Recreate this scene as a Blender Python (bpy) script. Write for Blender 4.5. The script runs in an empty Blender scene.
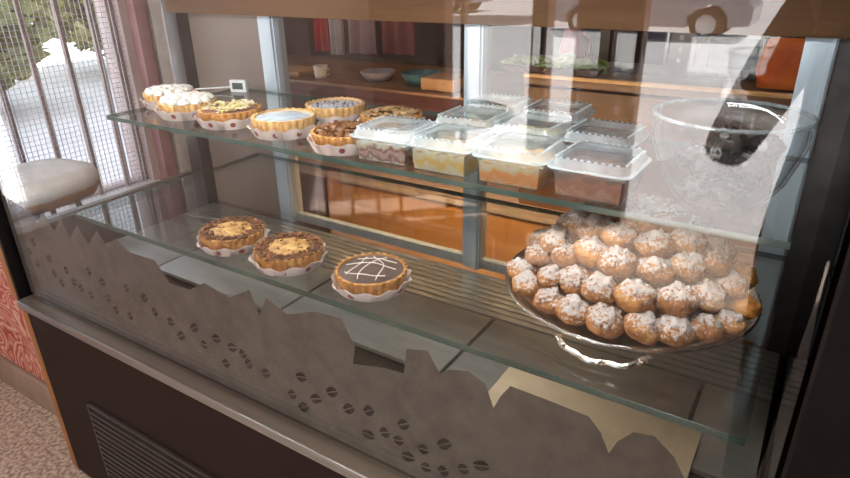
import bpy, bmesh, math, random
from mathutils import Vector, Matrix, noise
C = bpy.context.scene.collection
SC = bpy.context.scene
S = 0.55                      # metres per measuring unit
EYE = 1.5
def V(x, y, z): return Vector((x*S, y*S, EYE+z*S))
PI = math.pi

# ------------------------------------------------------------------ camera
cam = bpy.data.cameras.new('camera'); camo = bpy.data.objects.new('camera', cam); C.objects.link(camo)
cx = Vector((0.842, 0.539, -0.017)); cd = Vector((0.208, -0.354, -0.912)); cf = Vector((-0.497, 0.764, -0.411))
cx.normalize(); cf = (cf - cx*cf.dot(cx)).normalized(); cu = cf.cross(cx)*-1
M3 = Matrix((cx, -cf.cross(cx)*1 if False else cx.cross(cf)*1, -cf)).transposed()
camo.matrix_world = Matrix.Translation((0, 0, EYE)) @ M3.to_4x4()
cam.sensor_width = 36; cam.lens = 36*613/850; cam.clip_start = 0.005; cam.clip_end = 300
SC.camera = camo

# ------------------------------------------------------------------ world, sun, lights, exposure
w = bpy.data.worlds.new('sky'); SC.world = w; w.use_nodes = True
bgn = w.node_tree.nodes['Background']; bgn.inputs[0].default_value = (0.80, 0.88, 1.0, 1); bgn.inputs[1].default_value = 2.5
def light(name, kind, loc, energy, color, size=None, size_y=None, aim=None, **k):
    l = bpy.data.lights.new(name, kind); l.energy = energy; l.color = color
    if size is not None and kind == 'AREA':
        l.shape = 'RECTANGLE'; l.size = size; l.size_y = size_y or size
    o = bpy.data.objects.new(name, l); C.objects.link(o); o.location = loc
    if aim is not None: o.rotation_euler = (Vector(aim)-Vector(loc)).to_track_quat('-Z', 'Y').to_euler()
    for a, b in k.items(): setattr(l, a, b)
    return o
light('sun', 'SUN', (0, -5, 8), 30, (1, .95, .88), aim=(-3.4, -5+3.0, 0.5), angle=.03)
light('case_tube_light', 'AREA', V(-1.65, 1.42, .015), 12.5, (.97, .97, .96), 1.75, .05, aim=V(-1.65, 1.80, -1))
light('kitchen_fill', 'AREA', (-1.0, 2.9, 2.85), 16, (1.0, .78, .55), 1.6, .6, aim=(-1.0, 2.9, 0))  # unseen warm fill added under the ceiling to light the kitchen
light('counter_fill', 'AREA', V(-1.7, 2.62, -.9), 9, (1.0, .66, .34), 1.0, .08, aim=V(-1.7, 3.3, -1.85))  # added warm fill making the wood front glow, no fixture there
light('room_fill', 'AREA', (-1.2, -.9, 2.85), 45, (1.0, .86, .7), 1.2, 1.2, aim=(-1.2, -.9, 0))  # unseen overhead fill added to brighten the room before the case
SC.view_settings.view_transform = 'Standard'; SC.view_settings.look = 'None'
SC.view_settings.exposure = 0.0; SC.view_settings.gamma = 1
SC.cycles.use_denoising = True
SC.cycles.max_bounces = 12; SC.cycles.transparent_max_bounces = 40
SC.cycles.glossy_bounces = 6; SC.cycles.sample_clamp_indirect = 6

# ------------------------------------------------------------------ materials
MC = {}
def newmat(name):
    m = bpy.data.materials.new(name); m.use_nodes = True; nt = m.node_tree
    for n in list(nt.nodes): nt.nodes.remove(n)
    out = nt.nodes.new('ShaderNodeOutputMaterial'); return m, nt, out
def ramp(nt, stops, fac):
    r = nt.nodes.new('ShaderNodeValToRGB'); e = r.color_ramp.elements
    while len(e) < len(stops): e.new(.5)
    for i, (p, c) in enumerate(stops): e[i].position = p; e[i].color = (*c, 1)
    nt.links.new(fac, r.inputs[0]); return r.outputs[0]
def mat(name, c1, c2=None, rough=.5, metal=0, scale=20, bump=0, spec=.5, stretch=(1, 1, 1), detail=3, coat=0, sss=0, lo=.35, hi=.65, coord='Object'):
    if name in MC: return MC[name]
    m, nt, out = newmat(name)
    p = nt.nodes.new('ShaderNodeBsdfPrincipled'); nt.links.new(p.outputs[0], out.inputs[0])
    p.inputs['Roughness'].default_value = rough; p.inputs['Metallic'].default_value = metal
    p.inputs['Specular IOR Level'].default_value = spec; p.inputs['Coat Weight'].default_value = coat
    if sss: p.inputs['Subsurface Weight'].default_value = sss; p.inputs['Subsurface Scale'].default_value = .006
    tc = nt.nodes.new('ShaderNodeTexCoord'); mp = nt.nodes.new('ShaderNodeMapping'); mp.inputs['Scale'].default_value = stretch
    nt.links.new(tc.outputs[coord], mp.inputs[0])
    n = nt.nodes.new('ShaderNodeTexNoise'); n.inputs['Scale'].default_value = scale; n.inputs['Detail'].default_value = detail
    nt.links.new(mp.outputs[0], n.inputs['Vector'])
    c2 = c2 or tuple(min(1, x*1.18) for x in c1)
    nt.links.new(ramp(nt, [(lo, c1), (hi, c2)], n.outputs[0]), p.inputs['Base Color'])
    if bump:
        b = nt.nodes.new('ShaderNodeBump'); b.inputs['Strength'].default_value = bump; b.inputs['Distance'].default_value = .004
        nt.links.new(n.outputs[0], b.inputs['Height']); nt.links.new(b.outputs[0], p.inputs['Normal'])
    MC[name] = m; return m
def glassmat(name, tint=(.97, .985, .98), ior=1.5, rough=0, haze=0, hazec=(.9, .95, 1)):
    if name in MC: return MC[name]
    m, nt, out = newmat(name)
    t = nt.nodes.new('ShaderNodeBsdfTransparent'); t.inputs[0].default_value = (*tint, 1)
    g = nt.nodes.new('ShaderNodeBsdfGlossy'); g.inputs['Roughness'].default_value = rough
    f = nt.nodes.new('ShaderNodeFresnel'); f.inputs[0].default_value = ior
    # slight waviness of real glass
    body = t.outputs[0]
    if haze:
        d = nt.nodes.new('ShaderNodeBsdfTranslucent'); d2 = nt.nodes.new('ShaderNodeBsdfDiffuse')
        d.inputs[0].default_value = (*hazec, 1); d2.inputs[0].default_value = (*hazec, 1)
        a = nt.nodes.new('ShaderNodeMixShader'); a.inputs[0].default_value = .5
        nt.links.new(d.outputs[0], a.inputs[1]); nt.links.new(d2.outputs[0], a.inputs[2])
        b = nt.nodes.new('ShaderNodeMixShader'); b.inputs[0].default_value = haze
        tc = nt.nodes.new('ShaderNodeTexCoord'); n = nt.nodes.new('ShaderNodeTexNoise'); n.inputs['Scale'].default_value = 25
        nt.links.new(tc.outputs['Object'], n.inputs['Vector'])
        mr = nt.nodes.new('ShaderNodeMapRange'); mr.inputs[1].default_value = .3; mr.inputs[2].default_value = .7
        mr.inputs[3].default_value = haze*.8; mr.inputs[4].default_value = min(1, haze*1.2)
        nt.links.new(n.outputs[0], mr.inputs[0]); nt.links.new(mr.outputs[0], b.inputs[0])
        nt.links.new(t.outputs[0], b.inputs[1]); nt.links.new(a.outputs[0], b.inputs[2]); body = b.outputs[0]
    x = nt.nodes.new('ShaderNodeMixShader')
    geo = nt.nodes.new('ShaderNodeNewGeometry')
    # same reflectance on both faces of the slab: use the outside index for front and back hits
    inv = nt.nodes.new('ShaderNodeMath'); inv.operation = 'ADD'
    f2 = nt.nodes.new('ShaderNodeFresnel'); f2.inputs[0].default_value = ior
    mixi = nt.nodes.new('ShaderNodeMapRange'); mixi.inputs[1].default_value = 0; mixi.inputs[2].default_value = 1
    mixi.inputs[3].default_value = ior; mixi.inputs[4].default_value = 1/ior
    nt.links.new(geo.outputs['Backfacing'], mixi.inputs[0]); nt.links.new(mixi.outputs[0], f.inputs[0])
    nt.links.new(f.outputs[0], x.inputs[0]); nt.links.new(body, x.inputs[1]); nt.links.new(g.outputs[0], x.inputs[2])
    nt.links.new(x.outputs[0], out.inputs[0]); MC[name] = m; return m
def emit(name, c, s):
    m, nt, out = newmat(name); e = nt.nodes.new('ShaderNodeEmission'); e.inputs[0].default_value = (*c, 1); e.inputs[1].default_value = s
    nt.links.new(e.outputs[0], out.inputs[0]); return m
def sugar_mat(name, base1, base2, cover=.45):
    m, nt, out = newmat(name); p = nt.nodes.new('ShaderNodeBsdfPrincipled'); nt.links.new(p.outputs[0], out.inputs[0])
    p.inputs['Roughness'].default_value = .6
    tc = nt.nodes.new('ShaderNodeTexCoord'); n = nt.nodes.new('ShaderNodeTexNoise'); n.inputs['Scale'].default_value = 1.6; n.inputs['Detail'].default_value = 5
    nt.links.new(tc.outputs['Object'], n.inputs['Vector'])
    n2 = nt.nodes.new('ShaderNodeTexNoise'); n2.inputs['Scale'].default_value = 4.6; n2.inputs['Detail'].default_value = 6; n2.inputs['Roughness'].default_value = .65
    nt.links.new(tc.outputs['Object'], n2.inputs['Vector'])
    base = ramp(nt, [(.35, base1), (.65, base2)], n.outputs[0])
    sep = nt.nodes.new('ShaderNodeSeparateXYZ'); nt.links.new(tc.outputs['Generated'], sep.inputs[0])
    a = nt.nodes.new('ShaderNodeMath'); a.operation = 'MULTIPLY_ADD'; a.inputs[1].default_value = 2.2; a.inputs[2].default_value = -.35
    nt.links.new(n2.outputs[0], a.inputs[0])
    b = nt.nodes.new('ShaderNodeMath'); b.operation = 'ADD'; nt.links.new(a.outputs[0], b.inputs[0]); nt.links.new(sep.outputs[2], b.inputs[1])
    mr = nt.nodes.new('ShaderNodeMapRange'); mr.inputs[1].default_value = 1.72-cover; mr.inputs[2].default_value = 1.95-cover
    nt.links.new(b.outputs[0], mr.inputs[0])
    mx = nt.nodes.new('ShaderNodeMix'); mx.data_type = 'RGBA'; nt.links.new(mr.outputs[0], mx.inputs[0])
    nt.links.new(base, mx.inputs[6]); mx.inputs[7].default_value = (.60, .545, .52, 1)
    nt.links.new(mx.outputs[2], p.inputs['Base Color'])
    bp = nt.nodes.new('ShaderNodeBump'); bp.inputs['Strength'].default_value = .9; bp.inputs['Distance'].default_value = .006
    nt.links.new(n2.outputs[0], bp.inputs['Height']); nt.links.new(bp.outputs[0], p.inputs['Normal']); return m
def layered_mat(name, bands, top):
    """bands in generated z with noisy borders: a layered pudding"""
    m, nt, out = newmat(name); p = nt.nodes.new('ShaderNodeBsdfPrincipled'); nt.links.new(p.outputs[0], out.inputs[0])
    p.inputs['Roughness'].default_value = .45
    tc = nt.nodes.new('ShaderNodeTexCoord'); n = nt.nodes.new('ShaderNodeTexNoise'); n.inputs['Scale'].default_value = 60; n.inputs['Detail'].default_value = 5
    nt.links.new(tc.outputs['Object'], n.inputs['Vector'])
    sep = nt.nodes.new('ShaderNodeSeparateXYZ'); nt.links.new(tc.outputs['Generated'], sep.inputs[0])
    a = nt.nodes.new('ShaderNodeMath'); a.operation = 'MULTIPLY_ADD'; a.inputs[1].default_value = 1.1; a.inputs[2].default_value = -.55
    nt.links.new(n.outputs[0], a.inputs[0])
    b = nt.nodes.new('ShaderNodeMath'); b.operation = 'ADD'; nt.links.new(a.outputs[0], b.inputs[0]); nt.links.new(sep.outputs[2], b.inputs[1])
    col = ramp(nt, [(i/len(bands), c) for i, c in enumerate(bands)] + [(.97, top)], b.outputs[0])
    nt.links.new(col, p.inputs['Base Color'])
    bp = nt.nodes.new('ShaderNodeBump'); bp.inputs['Strength'].default_value = .6; bp.inputs['Distance'].default_value = .003
    nt.links.new(n.outputs[0], bp.inputs['Height']); nt.links.new(bp.outputs[0], p.inputs['Normal']); return m

GLASS = glassmat('clear_glass', (.985, .992, .99), 1.5)
SHELFG = glassmat('shelf_glass', (.93, .935, .92), 1.5)
EDGE = mat('glass_edge', (.035, .065, .055), (.07, .11, .095), rough=.12, scale=8, stretch=(1, 1, 1))
STEEL = mat('brushed_steel', (.50, .53, .55), (.62, .65, .67), rough=.28, metal=1, scale=60, stretch=(.05, 1, 1))
ALU = mat('pale_aluminium', (.46, .54, .60), (.56, .64, .70), rough=.42, metal=.35, scale=40, stretch=(1, 1, .05))
DARKAL = mat('dark_aluminium', (.045, .04, .04), (.07, .06, .06), rough=.35, metal=.3)
BROWNP = mat('dark_brown_laminate', (.015, .007, .005), (.021, .010, .008), rough=.55, spec=.18, scale=14, stretch=(1, 1, 8))
WOODT = mat('orange_brown_wood', (.26, .10, .03), (.38, .16, .05), rough=.4, scale=12, stretch=(12, 12, .8))
TAN = mat('tan_laminate', (.115, .054, .023), (.15, .074, .032), rough=.65, spec=.2, scale=7, stretch=(.6, 6, 6))
TAUPE = mat('taupe_laminate', (.20, .15, .125), (.24, .185, .15), rough=.5, scale=5)
LEDGEM = mat('steel_ledge', (.16, .13, .11), (.24, .20, .17), rough=.4, metal=.5, scale=30, stretch=(.05, 1, 1))
BLACK = mat('glossy_black', (.006, .005, .005), (.010, .008, .008), rough=.55, spec=.1)
FLOORM = mat('speckled_terrazzo', (.24, .16, .12), (.58, .46, .38), rough=.55, scale=75, detail=6, lo=.38, hi=.62)
SLOT = mat('black_slot', (.008, .008, .008), (.012, .011, .01), rough=.6)

# ------------------------------------------------------------------ mesh helpers
def addbox(bm, a, b, bev=0, mi=0):
    a = Vector(a); b = Vector(b)
    r = bmesh.ops.create_cube(bm, size=1.0)
    vs = r['verts']; c = (a+b)/2; d = b-a
    for v in vs: v.co = Vector((v.co.x*abs(d.x), v.co.y*abs(d.y), v.co.z*abs(d.z))) + c
    fs = list({f for v in vs for f in v.link_faces})
    for f in fs: f.material_index = mi
    if bev:
        es = list({e for v in vs for e in v.link_edges})
        bmesh.ops.bevel(bm, geom=es, offset=bev, segments=2, affect='EDGES', profile=.6)
def ub(bm, x0, x1, y0, y1, z0, z1, bev=0, mi=0): addbox(bm, V(x0, y0, z0), V(x1, y1, z1), bev, mi)
def tube(bm, pts, r, seg=8, mi=0, cap=True, radii=None):
    pts = [Vector(p) for p in pts]; rings = []
    up = Vector((0, 0, 1))
    for i, p in enumerate(pts):
        d = (pts[min(i+1, len(pts)-1)]-pts[max(i-1, 0)]).normalized()
        a = up if abs(d.z) < .95 else Vector((1, 0, 0))
        u = d.cross(a).normalized(); v = d.cross(u)
        rr = radii[i] if radii else r
        rings.append([bm.verts.new(p+(u*math.cos(t)+v*math.sin(t))*rr) for t in (2*PI*k/seg for k in range(seg))])
    for i in range(len(rings)-1):
        for k in range(seg):
            f = bm.faces.new((rings[i][k], rings[i][(k+1) % seg], rings[i+1][(k+1) % seg], rings[i+1][k])); f.material_index = mi
    if cap:
        for q in (rings[0][::-1], rings[-1]):
            f = bm.faces.new(q); f.material_index = mi
def lathe(bm, prof, seg=48, c=(0, 0, 0), wob=None, mi=0, closed=False):
    """prof: list of (r, z); wob(theta, i) -> (dr, dz)"""
    rings = []
    for i, (r, z) in enumerate(prof):
        if r < 1e-6: rings.append([bm.verts.new((c[0], c[1], c[2]+z))]); continue
        R = []
        for k in range(seg):
            t = 2*PI*k/seg; dr, dz = wob(t, i) if wob else (0, 0)
            R.append(bm.verts.new((c[0]+(r+dr)*math.cos(t), c[1]+(r+dr)*math.sin(t), c[2]+z+dz)))
        rings.append(R)
    n = len(rings)
    for i in range(n if closed else n-1):
        A, B = rings[i], rings[(i+1) % n]
        for k in range(seg):
            k2 = (k+1) % seg
            if len(A) == 1 and len(B) == 1: continue
            if len(A) == 1: f = bm.faces.new((A[0], B[k], B[k2]))
            elif len(B) == 1: f = bm.faces.new((A[k], B[0], A[k2]))
            else: f = bm.faces.new((A[k], B[k], B[k2], A[k2]))
            f.material_index = mi
def blob(bm, c, r, sc=(1, 1, 1), sub=2, amp=.15, seed=0, rot=None, mi=0, freq=2.0):
    g = bmesh.ops.create_icosphere(bm, subdivisions=sub, radius=1.0)
    for v in g['verts']:
        q = v.co.copy(); k = 1+amp*noise.noise(q*freq+Vector((seed*3.7, seed*1.3, seed)))*2
        p = Vector((q.x*sc[0], q.y*sc[1], q.z*sc[2]))*r*k
        if rot: p.rotate(rot)
        v.co = p+Vector(c)
    for f in {f for v in g['verts'] for f in v.link_faces}: f.material_index = mi; f.smooth = True
def prism(bm, poly, y0, y1, mi=0):
    """poly: (x, z) outline extruded along y, metres"""
    a = [bm.verts.new((x, y0, z)) for x, z in poly]; b = [bm.verts.new((x, y1, z)) for x, z in poly]
    fs = [bm.faces.new(a), bm.faces.new(b[::-1])]
    for i in range(len(poly)):
        j = (i+1) % len(poly); fs.append(bm.faces.new((a[i], b[i], b[j], a[j])))
    for f in fs: f.material_index = mi
def obj(name, bm, mats, parent=None, org=(0, 0, 0), smooth=35, loc=None):
    org = Vector(org)
    bmesh.ops.recalc_face_normals(bm, faces=bm.faces)
    for v in bm.verts: v.co -= org
    me = bpy.data.meshes.new(name); bm.to_mesh(me); bm.free()
    for m in (mats if isinstance(mats, (list, tuple)) else [mats]): me.materials.append(m)
    o = bpy.data.objects.new(name, me); C.objects.link(o)
    if smooth:
        me.polygons.foreach_set('use_smooth', [True]*len(me.polygons)); me.set_sharp_from_angle(angle=math.radians(smooth))
    if parent: o.parent = parent
    else: o.location = org if loc is None else loc
    return o
def thing(name, label, cat, loc=(0, 0, 0), rz=0, group=None):
    o = bpy.data.objects.new(name, None); o.empty_display_size = .05; C.objects.link(o)
    o.location = loc; o.rotation_euler = (0, 0, rz); tag(o, label, cat, group); return o
def tag(o, label, cat, group=None):
    o['label'] = label; o['category'] = cat
    if group: o['group'] = group
    return o
def struct(name, bm, m, org=(0, 0, 0), parent=None):
    o = obj(name, bm, m, parent, org)
    if not parent: o['kind'] = 'structure'
    return o
def B(): return bmesh.new()
rnd = random.Random(7)
FZ = -2.727                   # floor level in units
XL, XR = -3.26, .085          # ends of the case

# ------------------------------------------------------------------ the setting
WALLM = mat('warm_brown_wall', (.15, .085, .05), (.19, .11, .065), rough=.7, scale=3)
CREAMW = mat('pink_grey_plaster', (.52, .42, .42), (.60, .50, .50), rough=.8, scale=4)
bm = B(); ub(bm, -5.35, 3, -4.3, 8, FZ-.1, FZ); struct('floor', bm, FLOORM)
bm = B(); ub(bm, -5.35, 3, -4.3, 8, 2.6, 2.8); struct('ceiling', bm, mat('ceiling_paint', (.42, .38, .34), rough=.9))
bm = B(); ub(bm, -5.35, 3, 7.8, 8, FZ, 2.6); struct('wall_back', bm, WALLM)
bm = B(); ub(bm, -4.98, 2.8, 5.3, 5.4, FZ, 2.6); ub(bm, -4.99, -4.94, 3.56, 5.3, FZ, 2.6); struct('wall_kitchen', bm, mat('kitchen_brown', (.07, .036, .022), (.10, .052, .03), rough=.6, scale=4))
bm = B(); ub(bm, 2.8, 3, -4.3, 8, FZ, 34); struct('wall_right', bm, WALLM)  # unseen upper part raised far above the ceiling to cast shade outside
# left wall with the barred window: sill at -1.8, opening y .3 .. 3.15
bm = B()
ub(bm, -5.35, -5, -4.3, .3, FZ, 9); ub(bm, -5.35, -5, 3.15, 8, FZ, 9); ub(bm, -5.35, -5, .3, 3.15, FZ, -1.80); ub(bm, -5.35, -5, .3, 3.15, .9, 9); ub(bm, -5.35, -5, -4.3, 8, 9, 34)  # topmost slab unseen, added to shade the ground beyond the window
struct('wall_left', bm, CREAMW)
bm = B(); ub(bm, -5.08, -4.93, .25, 3.2, -1.84, -1.78, .004); struct('trim_1', bm, mat('white_sill', (.75, .75, .78), rough=.35))
WINM = mat('brown_window_bar', (.30, .23, .21), (.36, .28, .26), rough=.5)
win = B(); ub(win, -5.14, -5.08, .3, .36, -1.8, .9); ub(win, -5.14, -5.08, 3.09, 3.15, -1.8, .9); ub(win, -5.14, -5.08, .3, 3.15, .84, .9); ub(win, -5.14, -5.08, .3, 3.15, -1.8, -1.76)
wo = struct('window_1', win, WINM)
for k in range(10):
    y = .50+.265*k+.055
    bm = B(); ub(bm, -5.085, -5.055, y-.02, y+.02, -1.78, .86, .002); obj('window_bar', bm, WINM, wo)
bm = B()
y = .33
while y < 3.12:
    ub(bm, -5.036, -5.028, y-.0014, y+.0014, -1.78, .86); y += .040
z = -1.76
while z < .86:
    ub(bm, -5.040, -5.032, .3, 3.15, z-.0014, z+.0014); z += .040
obj('wire_mesh', bm, mat('grey_wire', (.42, .40, .46), rough=.5), wo)
# pink and pale pilaster strips at the window's far side
bm = B(); ub(bm, -5.02, -4.90, 3.22, 3.33, -1.8, 2.6, .004); struct('trim_2', bm, mat('pink_trim', (.42, .22, .24), (.5, .28, .3), rough=.5))
bm = B(); ub(bm, -5.02, -4.92, 3.38, 3.52, -1.8, 2.6, .004); struct('trim_3', bm, mat('pale_trim', (.80, .78, .80), rough=.5))
# front wall behind the camera with its shop windows and open door
FW = mat('dark_red_wood', (.085, .035, .02), (.13, .055, .03), rough=.5, scale=6, stretch=(8, 8, .5))
bm = B()
for a, b in ((-5.35, -3.9), (-2.80, -2.62), (-2.30, -1.62), (1.5, 3.0)): ub(bm, a, b, -4.2, -4.0, FZ, 2.6)
ub(bm, -5.35, 3, -4.2, -4.0, 1.2, 2.6); ub(bm, -3.9, -2.80, -4.2, -4.0, FZ, -2.2); ub(bm, -2.62, -2.30, -4.2, -4.0, FZ, -1.7)
struct('wall_front', bm, FW)
bm = B(); ub(bm, -5.35, 3, -4.2, -4.05, 2.6, 34); struct('wall_shade_upper', bm, CREAMW)  # unseen upper wall, added to keep sun off the ground at left
bm = B(); ub(bm, -3.72, -3.66, -4.14, -4.06, -2.2, 1.2); ub(bm, -3.9, -2.80, -4.14, -4.06, -2.2, -2.14); struct('window_2', bm, DARKAL)

# outside ground, street, trees and cars
bm = B(); addbox(bm, (-60, -60, -.20), (40, 30, -.08)); g = struct('ground', bm, mat('pale_paving', (.68, .67, .69), (.78, .77, .79), rough=.9, scale=1.2))

# half wall with red swirl panel left of the case
bm = B(); ub(bm, -5.0, XL-.125, 1.43, 1.50, FZ, -1.42, .002); hw = struct('wall_side', bm, WOODT)
def swirl():
    m, nt, out = newmat('red_cream_swirl'); p = nt.nodes.new('ShaderNodeBsdfPrincipled'); nt.links.new(p.outputs[0], out.inputs[0]); p.inputs['Roughness'].default_value = .45
    tc = nt.nodes.new('ShaderNodeTexCoord'); mp = nt.nodes.new('ShaderNodeMapping'); nt.links.new(tc.outputs['Object'], mp.inputs[0])
    n = nt.nodes.new('ShaderNodeTexNoise'); n.inputs['Scale'].default_value = 4.5; n.inputs['Detail'].default_value = 1.5; n.inputs['Distortion'].default_value = 1.4
    nt.links.new(mp.outputs[0], n.inputs['Vector'])
    m1 = nt.nodes.new('ShaderNodeMath'); m1.operation = 'MULTIPLY'; m1.inputs[1].default_value = 13; nt.links.new(n.outputs[0], m1.inputs[0])
    fr = nt.nodes.new('ShaderNodeMath'); fr.operation = 'PINGPONG'; fr.inputs[1].default_value = .5; nt.links.new(m1.outputs[0], fr.inputs[0])
    c = ramp(nt, [(.12, (.42, .05, .035)), (.20, (.62, .30, .22)), (.30, (.50, .09, .06)), (.38, (.70, .42, .32))], fr.outputs[0])
    nt.links.new(c, p.inputs['Base Color']); return m
bm = B(); ub(bm, -4.98, XL-.125, 1.41, 1.43, FZ+.24, -1.46); obj('swirl_panel', bm, swirl(), hw)
bm = B(); ub(bm, -5.0, XL-.125, 1.385, 1.43, FZ, FZ+.22, .003); struct('baseboard_side', bm, mat('beige_baseboard', (.30, .21, .16), rough=.5))

# ------------------------------------------------------------------ display case
O = V(-1.65, 1.8, FZ)
case = thing('display_case', 'long glass-fronted refrigerated pastry display case with dark brown base and frosted decal', 'display case', O)
GY = 1.24

def cp(name, bm, m, parent=None, **k): return obj(name, bm, m, parent or case, O, **k)
# glass panes
bm = B(); ub(bm, XL-.06, XR, GY, GY+.014, -1.57, .0); fg = cp('front_glass', bm, [GLASS])
bm = B(); ub(bm, XL-.072, XL-.06, GY+.03, 2.36, -1.20, .0); cp('end_glass', bm, [GLASS])
bm = B(); ub(bm, XR, XR+.012, GY+.02, 2.42, -1.57, .0); cp('end_glass', bm, [glassmat('dark_end_glass', (.40, .36, .33), 1.18)])
bm = B(); ub(bm, XL-.085, XL-.055, GY+.03, 2.40, -1.57, -1.20); cp('end_panel', bm, mat('dark_end_panel', (.09, .08, .075), rough=.3))
bm = B(); ub(bm, XL-.085, XL-.05, GY+.03, 2.38, -1.225, -1.20, .001); cp('end_rail', bm, STEEL)
# front corner post left: black strip and wooden strip
bm = B(); ub(bm, XL-.09, XL-.06, GY-.04, GY+.03, -1.60, .02, .002); ub(bm, XL-.03, XL, GY-.04, GY+.03, FZ, -1.60, .002); cp('corner_post', bm, BLACK)
bm = B(); ub(bm, XL-.15, XL-.09, GY-.04, GY+.03, -1.60, .02, .002); ub(bm, XL-.09, XL-.03, GY-.04, GY+.03, FZ, -1.60, .002); cp('side_frame', bm, WOODT)
# right black corner and neighbouring dark cabinet
bm = B(); ub(bm, XR+.013, XR+.62, GY-.06, GY+.01, FZ, .05, .003); cp('corner_post', bm, BLACK)
bm = B(); ub(bm, XR+.013, XR+.04, GY+.012, 2.45, FZ, .05, .001); cp('end_panel', bm, mat('brown_smoked_panel', (.022, .015, .011), (.034, .023, .016), rough=.5, spec=.2, scale=6))
# frosted film with bean shaped cut-outs
film = [(-3.14,-1.033),(-3.031,-1.046),(-3.017,-1.105),(-2.928,-1.021),(-2.867,-1.102),(-2.778,-1.024),(-2.738,-1.113),(-2.649,-1.026),(-2.592,-1.109),(-2.494,-1.020),(-2.442,-1.092),(-2.367,-1.028),(-2.278,-1.071),(-2.110,-1.065),(-2.042,-1.150),(-1.918,-1.146),(-1.815,-1.086),(-1.683,-1.112),(-1.565,-1.044),(-1.533,-1.141),(-1.482,-1.052),(-1.424,-1.078),(-1.388,-1.091),(-1.259,-1.039),(-1.144,-1.028),(-1.095,-1.120),(-1.109,-1.191),(-0.983,-1.159),(-0.906,-1.152),(-0.892,-1.055),(-0.817,-1.035),(-0.777,-1.101),(-0.746,-1.075),(-0.681,-1.056),(-0.626,-1.079),(-0.599,-1.151),(-0.579,-1.101),(-0.551,-1.055),(-0.444,-1.057),(-0.331,-1.062),(-0.297,-1.098),(-0.270,-1.154),(-0.253,-1.106),(-0.219,-1.061),(-0.170,-1.050),(-0.119,-1.090),(-0.064,-1.181),(.06,-1.30),(.06,-1.555),(-3.31,-1.555),(-3.31,-1.00)]
beans = [(-3.145,-1.344),(-3.000,-1.280),(-2.864,-1.309),(-2.819,-1.361),(-2.692,-1.394),(-2.943,-1.401),(-2.768,-1.379),(-2.995,-1.360),(-2.560,-1.289),(-2.544,-1.367),(-2.371,-1.266),(-2.248,-1.279),(-2.502,-1.417),(-2.396,-1.415),(-1.936,-1.325),(-2.038,-1.397),(-1.806,-1.332),(-1.717,-1.342),(-1.660,-1.352),(-1.892,-1.390),(-1.634,-1.387),(-1.773,-1.437),(-1.543,-1.396),(-1.358,-1.341),(-1.296,-1.412),(-1.215,-1.348),(-1.362,-1.477),(-1.415,-1.441),(-1.144,-1.390),(-1.056,-1.360),(-0.994,-1.424),(-0.915,-1.354),(-0.840,-1.421),(-0.762,-1.362),(-1.064,-1.466),(-0.938,-1.431),(-0.902,-1.483),(-0.766,-1.474),(-0.694,-1.428),(-3.18,-1.283),(-3.114,-1.220),(-0.633,-1.384),(-0.832,-1.493),(-2.193,-1.331),(-2.092,-1.347),(-2.654,-1.259),(-.45,-1.44),(-.56,-1.46),(-.33,-1.40)]
cu_ = bpy.data.curves.new('film', 'CURVE'); cu_.dimensions = '2D'; cu_.fill_mode = 'BOTH'; cu_.extrude = .0003
def spl(pts):
    s = cu_.splines.new('POLY'); s.points.add(len(pts)-1); s.use_cyclic_u = True
    for i, (x, z) in enumerate(pts): s.points[i].co = (x, z, 0, 1)
spl([(x*S, z*S) for x, z in film])
rb = random.Random(3)
for bx_, bz_ in beans:
    a0 = rb.uniform(-.5, .2) + .5; ra, rbb, gp = .0145*rb.uniform(.75, 1.1), .0098, .0012
    for sgn in (1, -1):
        pts = []
        for k in range(9):
            t = PI*k/8
            px_, pz_ = ra*math.cos(t), sgn*(gp+rbb*math.sin(t)) + .0012*math.sin(2*math.cos(t)*1.6)
            pts.append((bx_*S+px_*math.cos(a0)-pz_*math.sin(a0), bz_*S+px_*math.sin(a0)+pz_*math.cos(a0)))
        spl(pts)
tmp = bpy.data.objects.new('film_tmp', cu_); C.objects.link(tmp)
bpy.context.view_layer.update()
me = bpy.data.meshes.new_from_object(tmp.evaluated_get(bpy.context.evaluated_depsgraph_get()))
bpy.data.objects.remove(tmp)
bm = B(); bm.from_mesh(me)
for v in bm.verts: v.co = Vector((v.co.x, GY*S+.0100+v.co.z, EYE+v.co.y))
bpy.data.meshes.remove(me)
FILM = glassmat('frosted_film', (.62, .56, .52), 1.2, .3, haze=.80, hazec=(.215, .185, .163))
ff = cp('frosted_film', bm, FILM, fg, smooth=None); ff['label'] = 'grey frosted decal with spiky top edge and coffee bean cut-outs'

# shelves
def shelf(x0, x1, y0, y1, z, th, label):
    bm = B(); ub(bm, x0, x1, y0, y1, z-th, z, .001)
    for f in bm.faces:
        f.normal_update(); f.material_index = 0 if abs(f.normal.z) > .7 else 1
    o = cp('glass_shelf', bm, [SHELFG, EDGE], smooth=None); o['label'] = label; return o
shelf(-2.82, .012, 1.60, 2.40, -.63, .020, 'narrower upper glass shelf')
shelf(-2.72, .016, 1.295, 2.40, -1.0, .022, 'deeper lower glass shelf')
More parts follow.
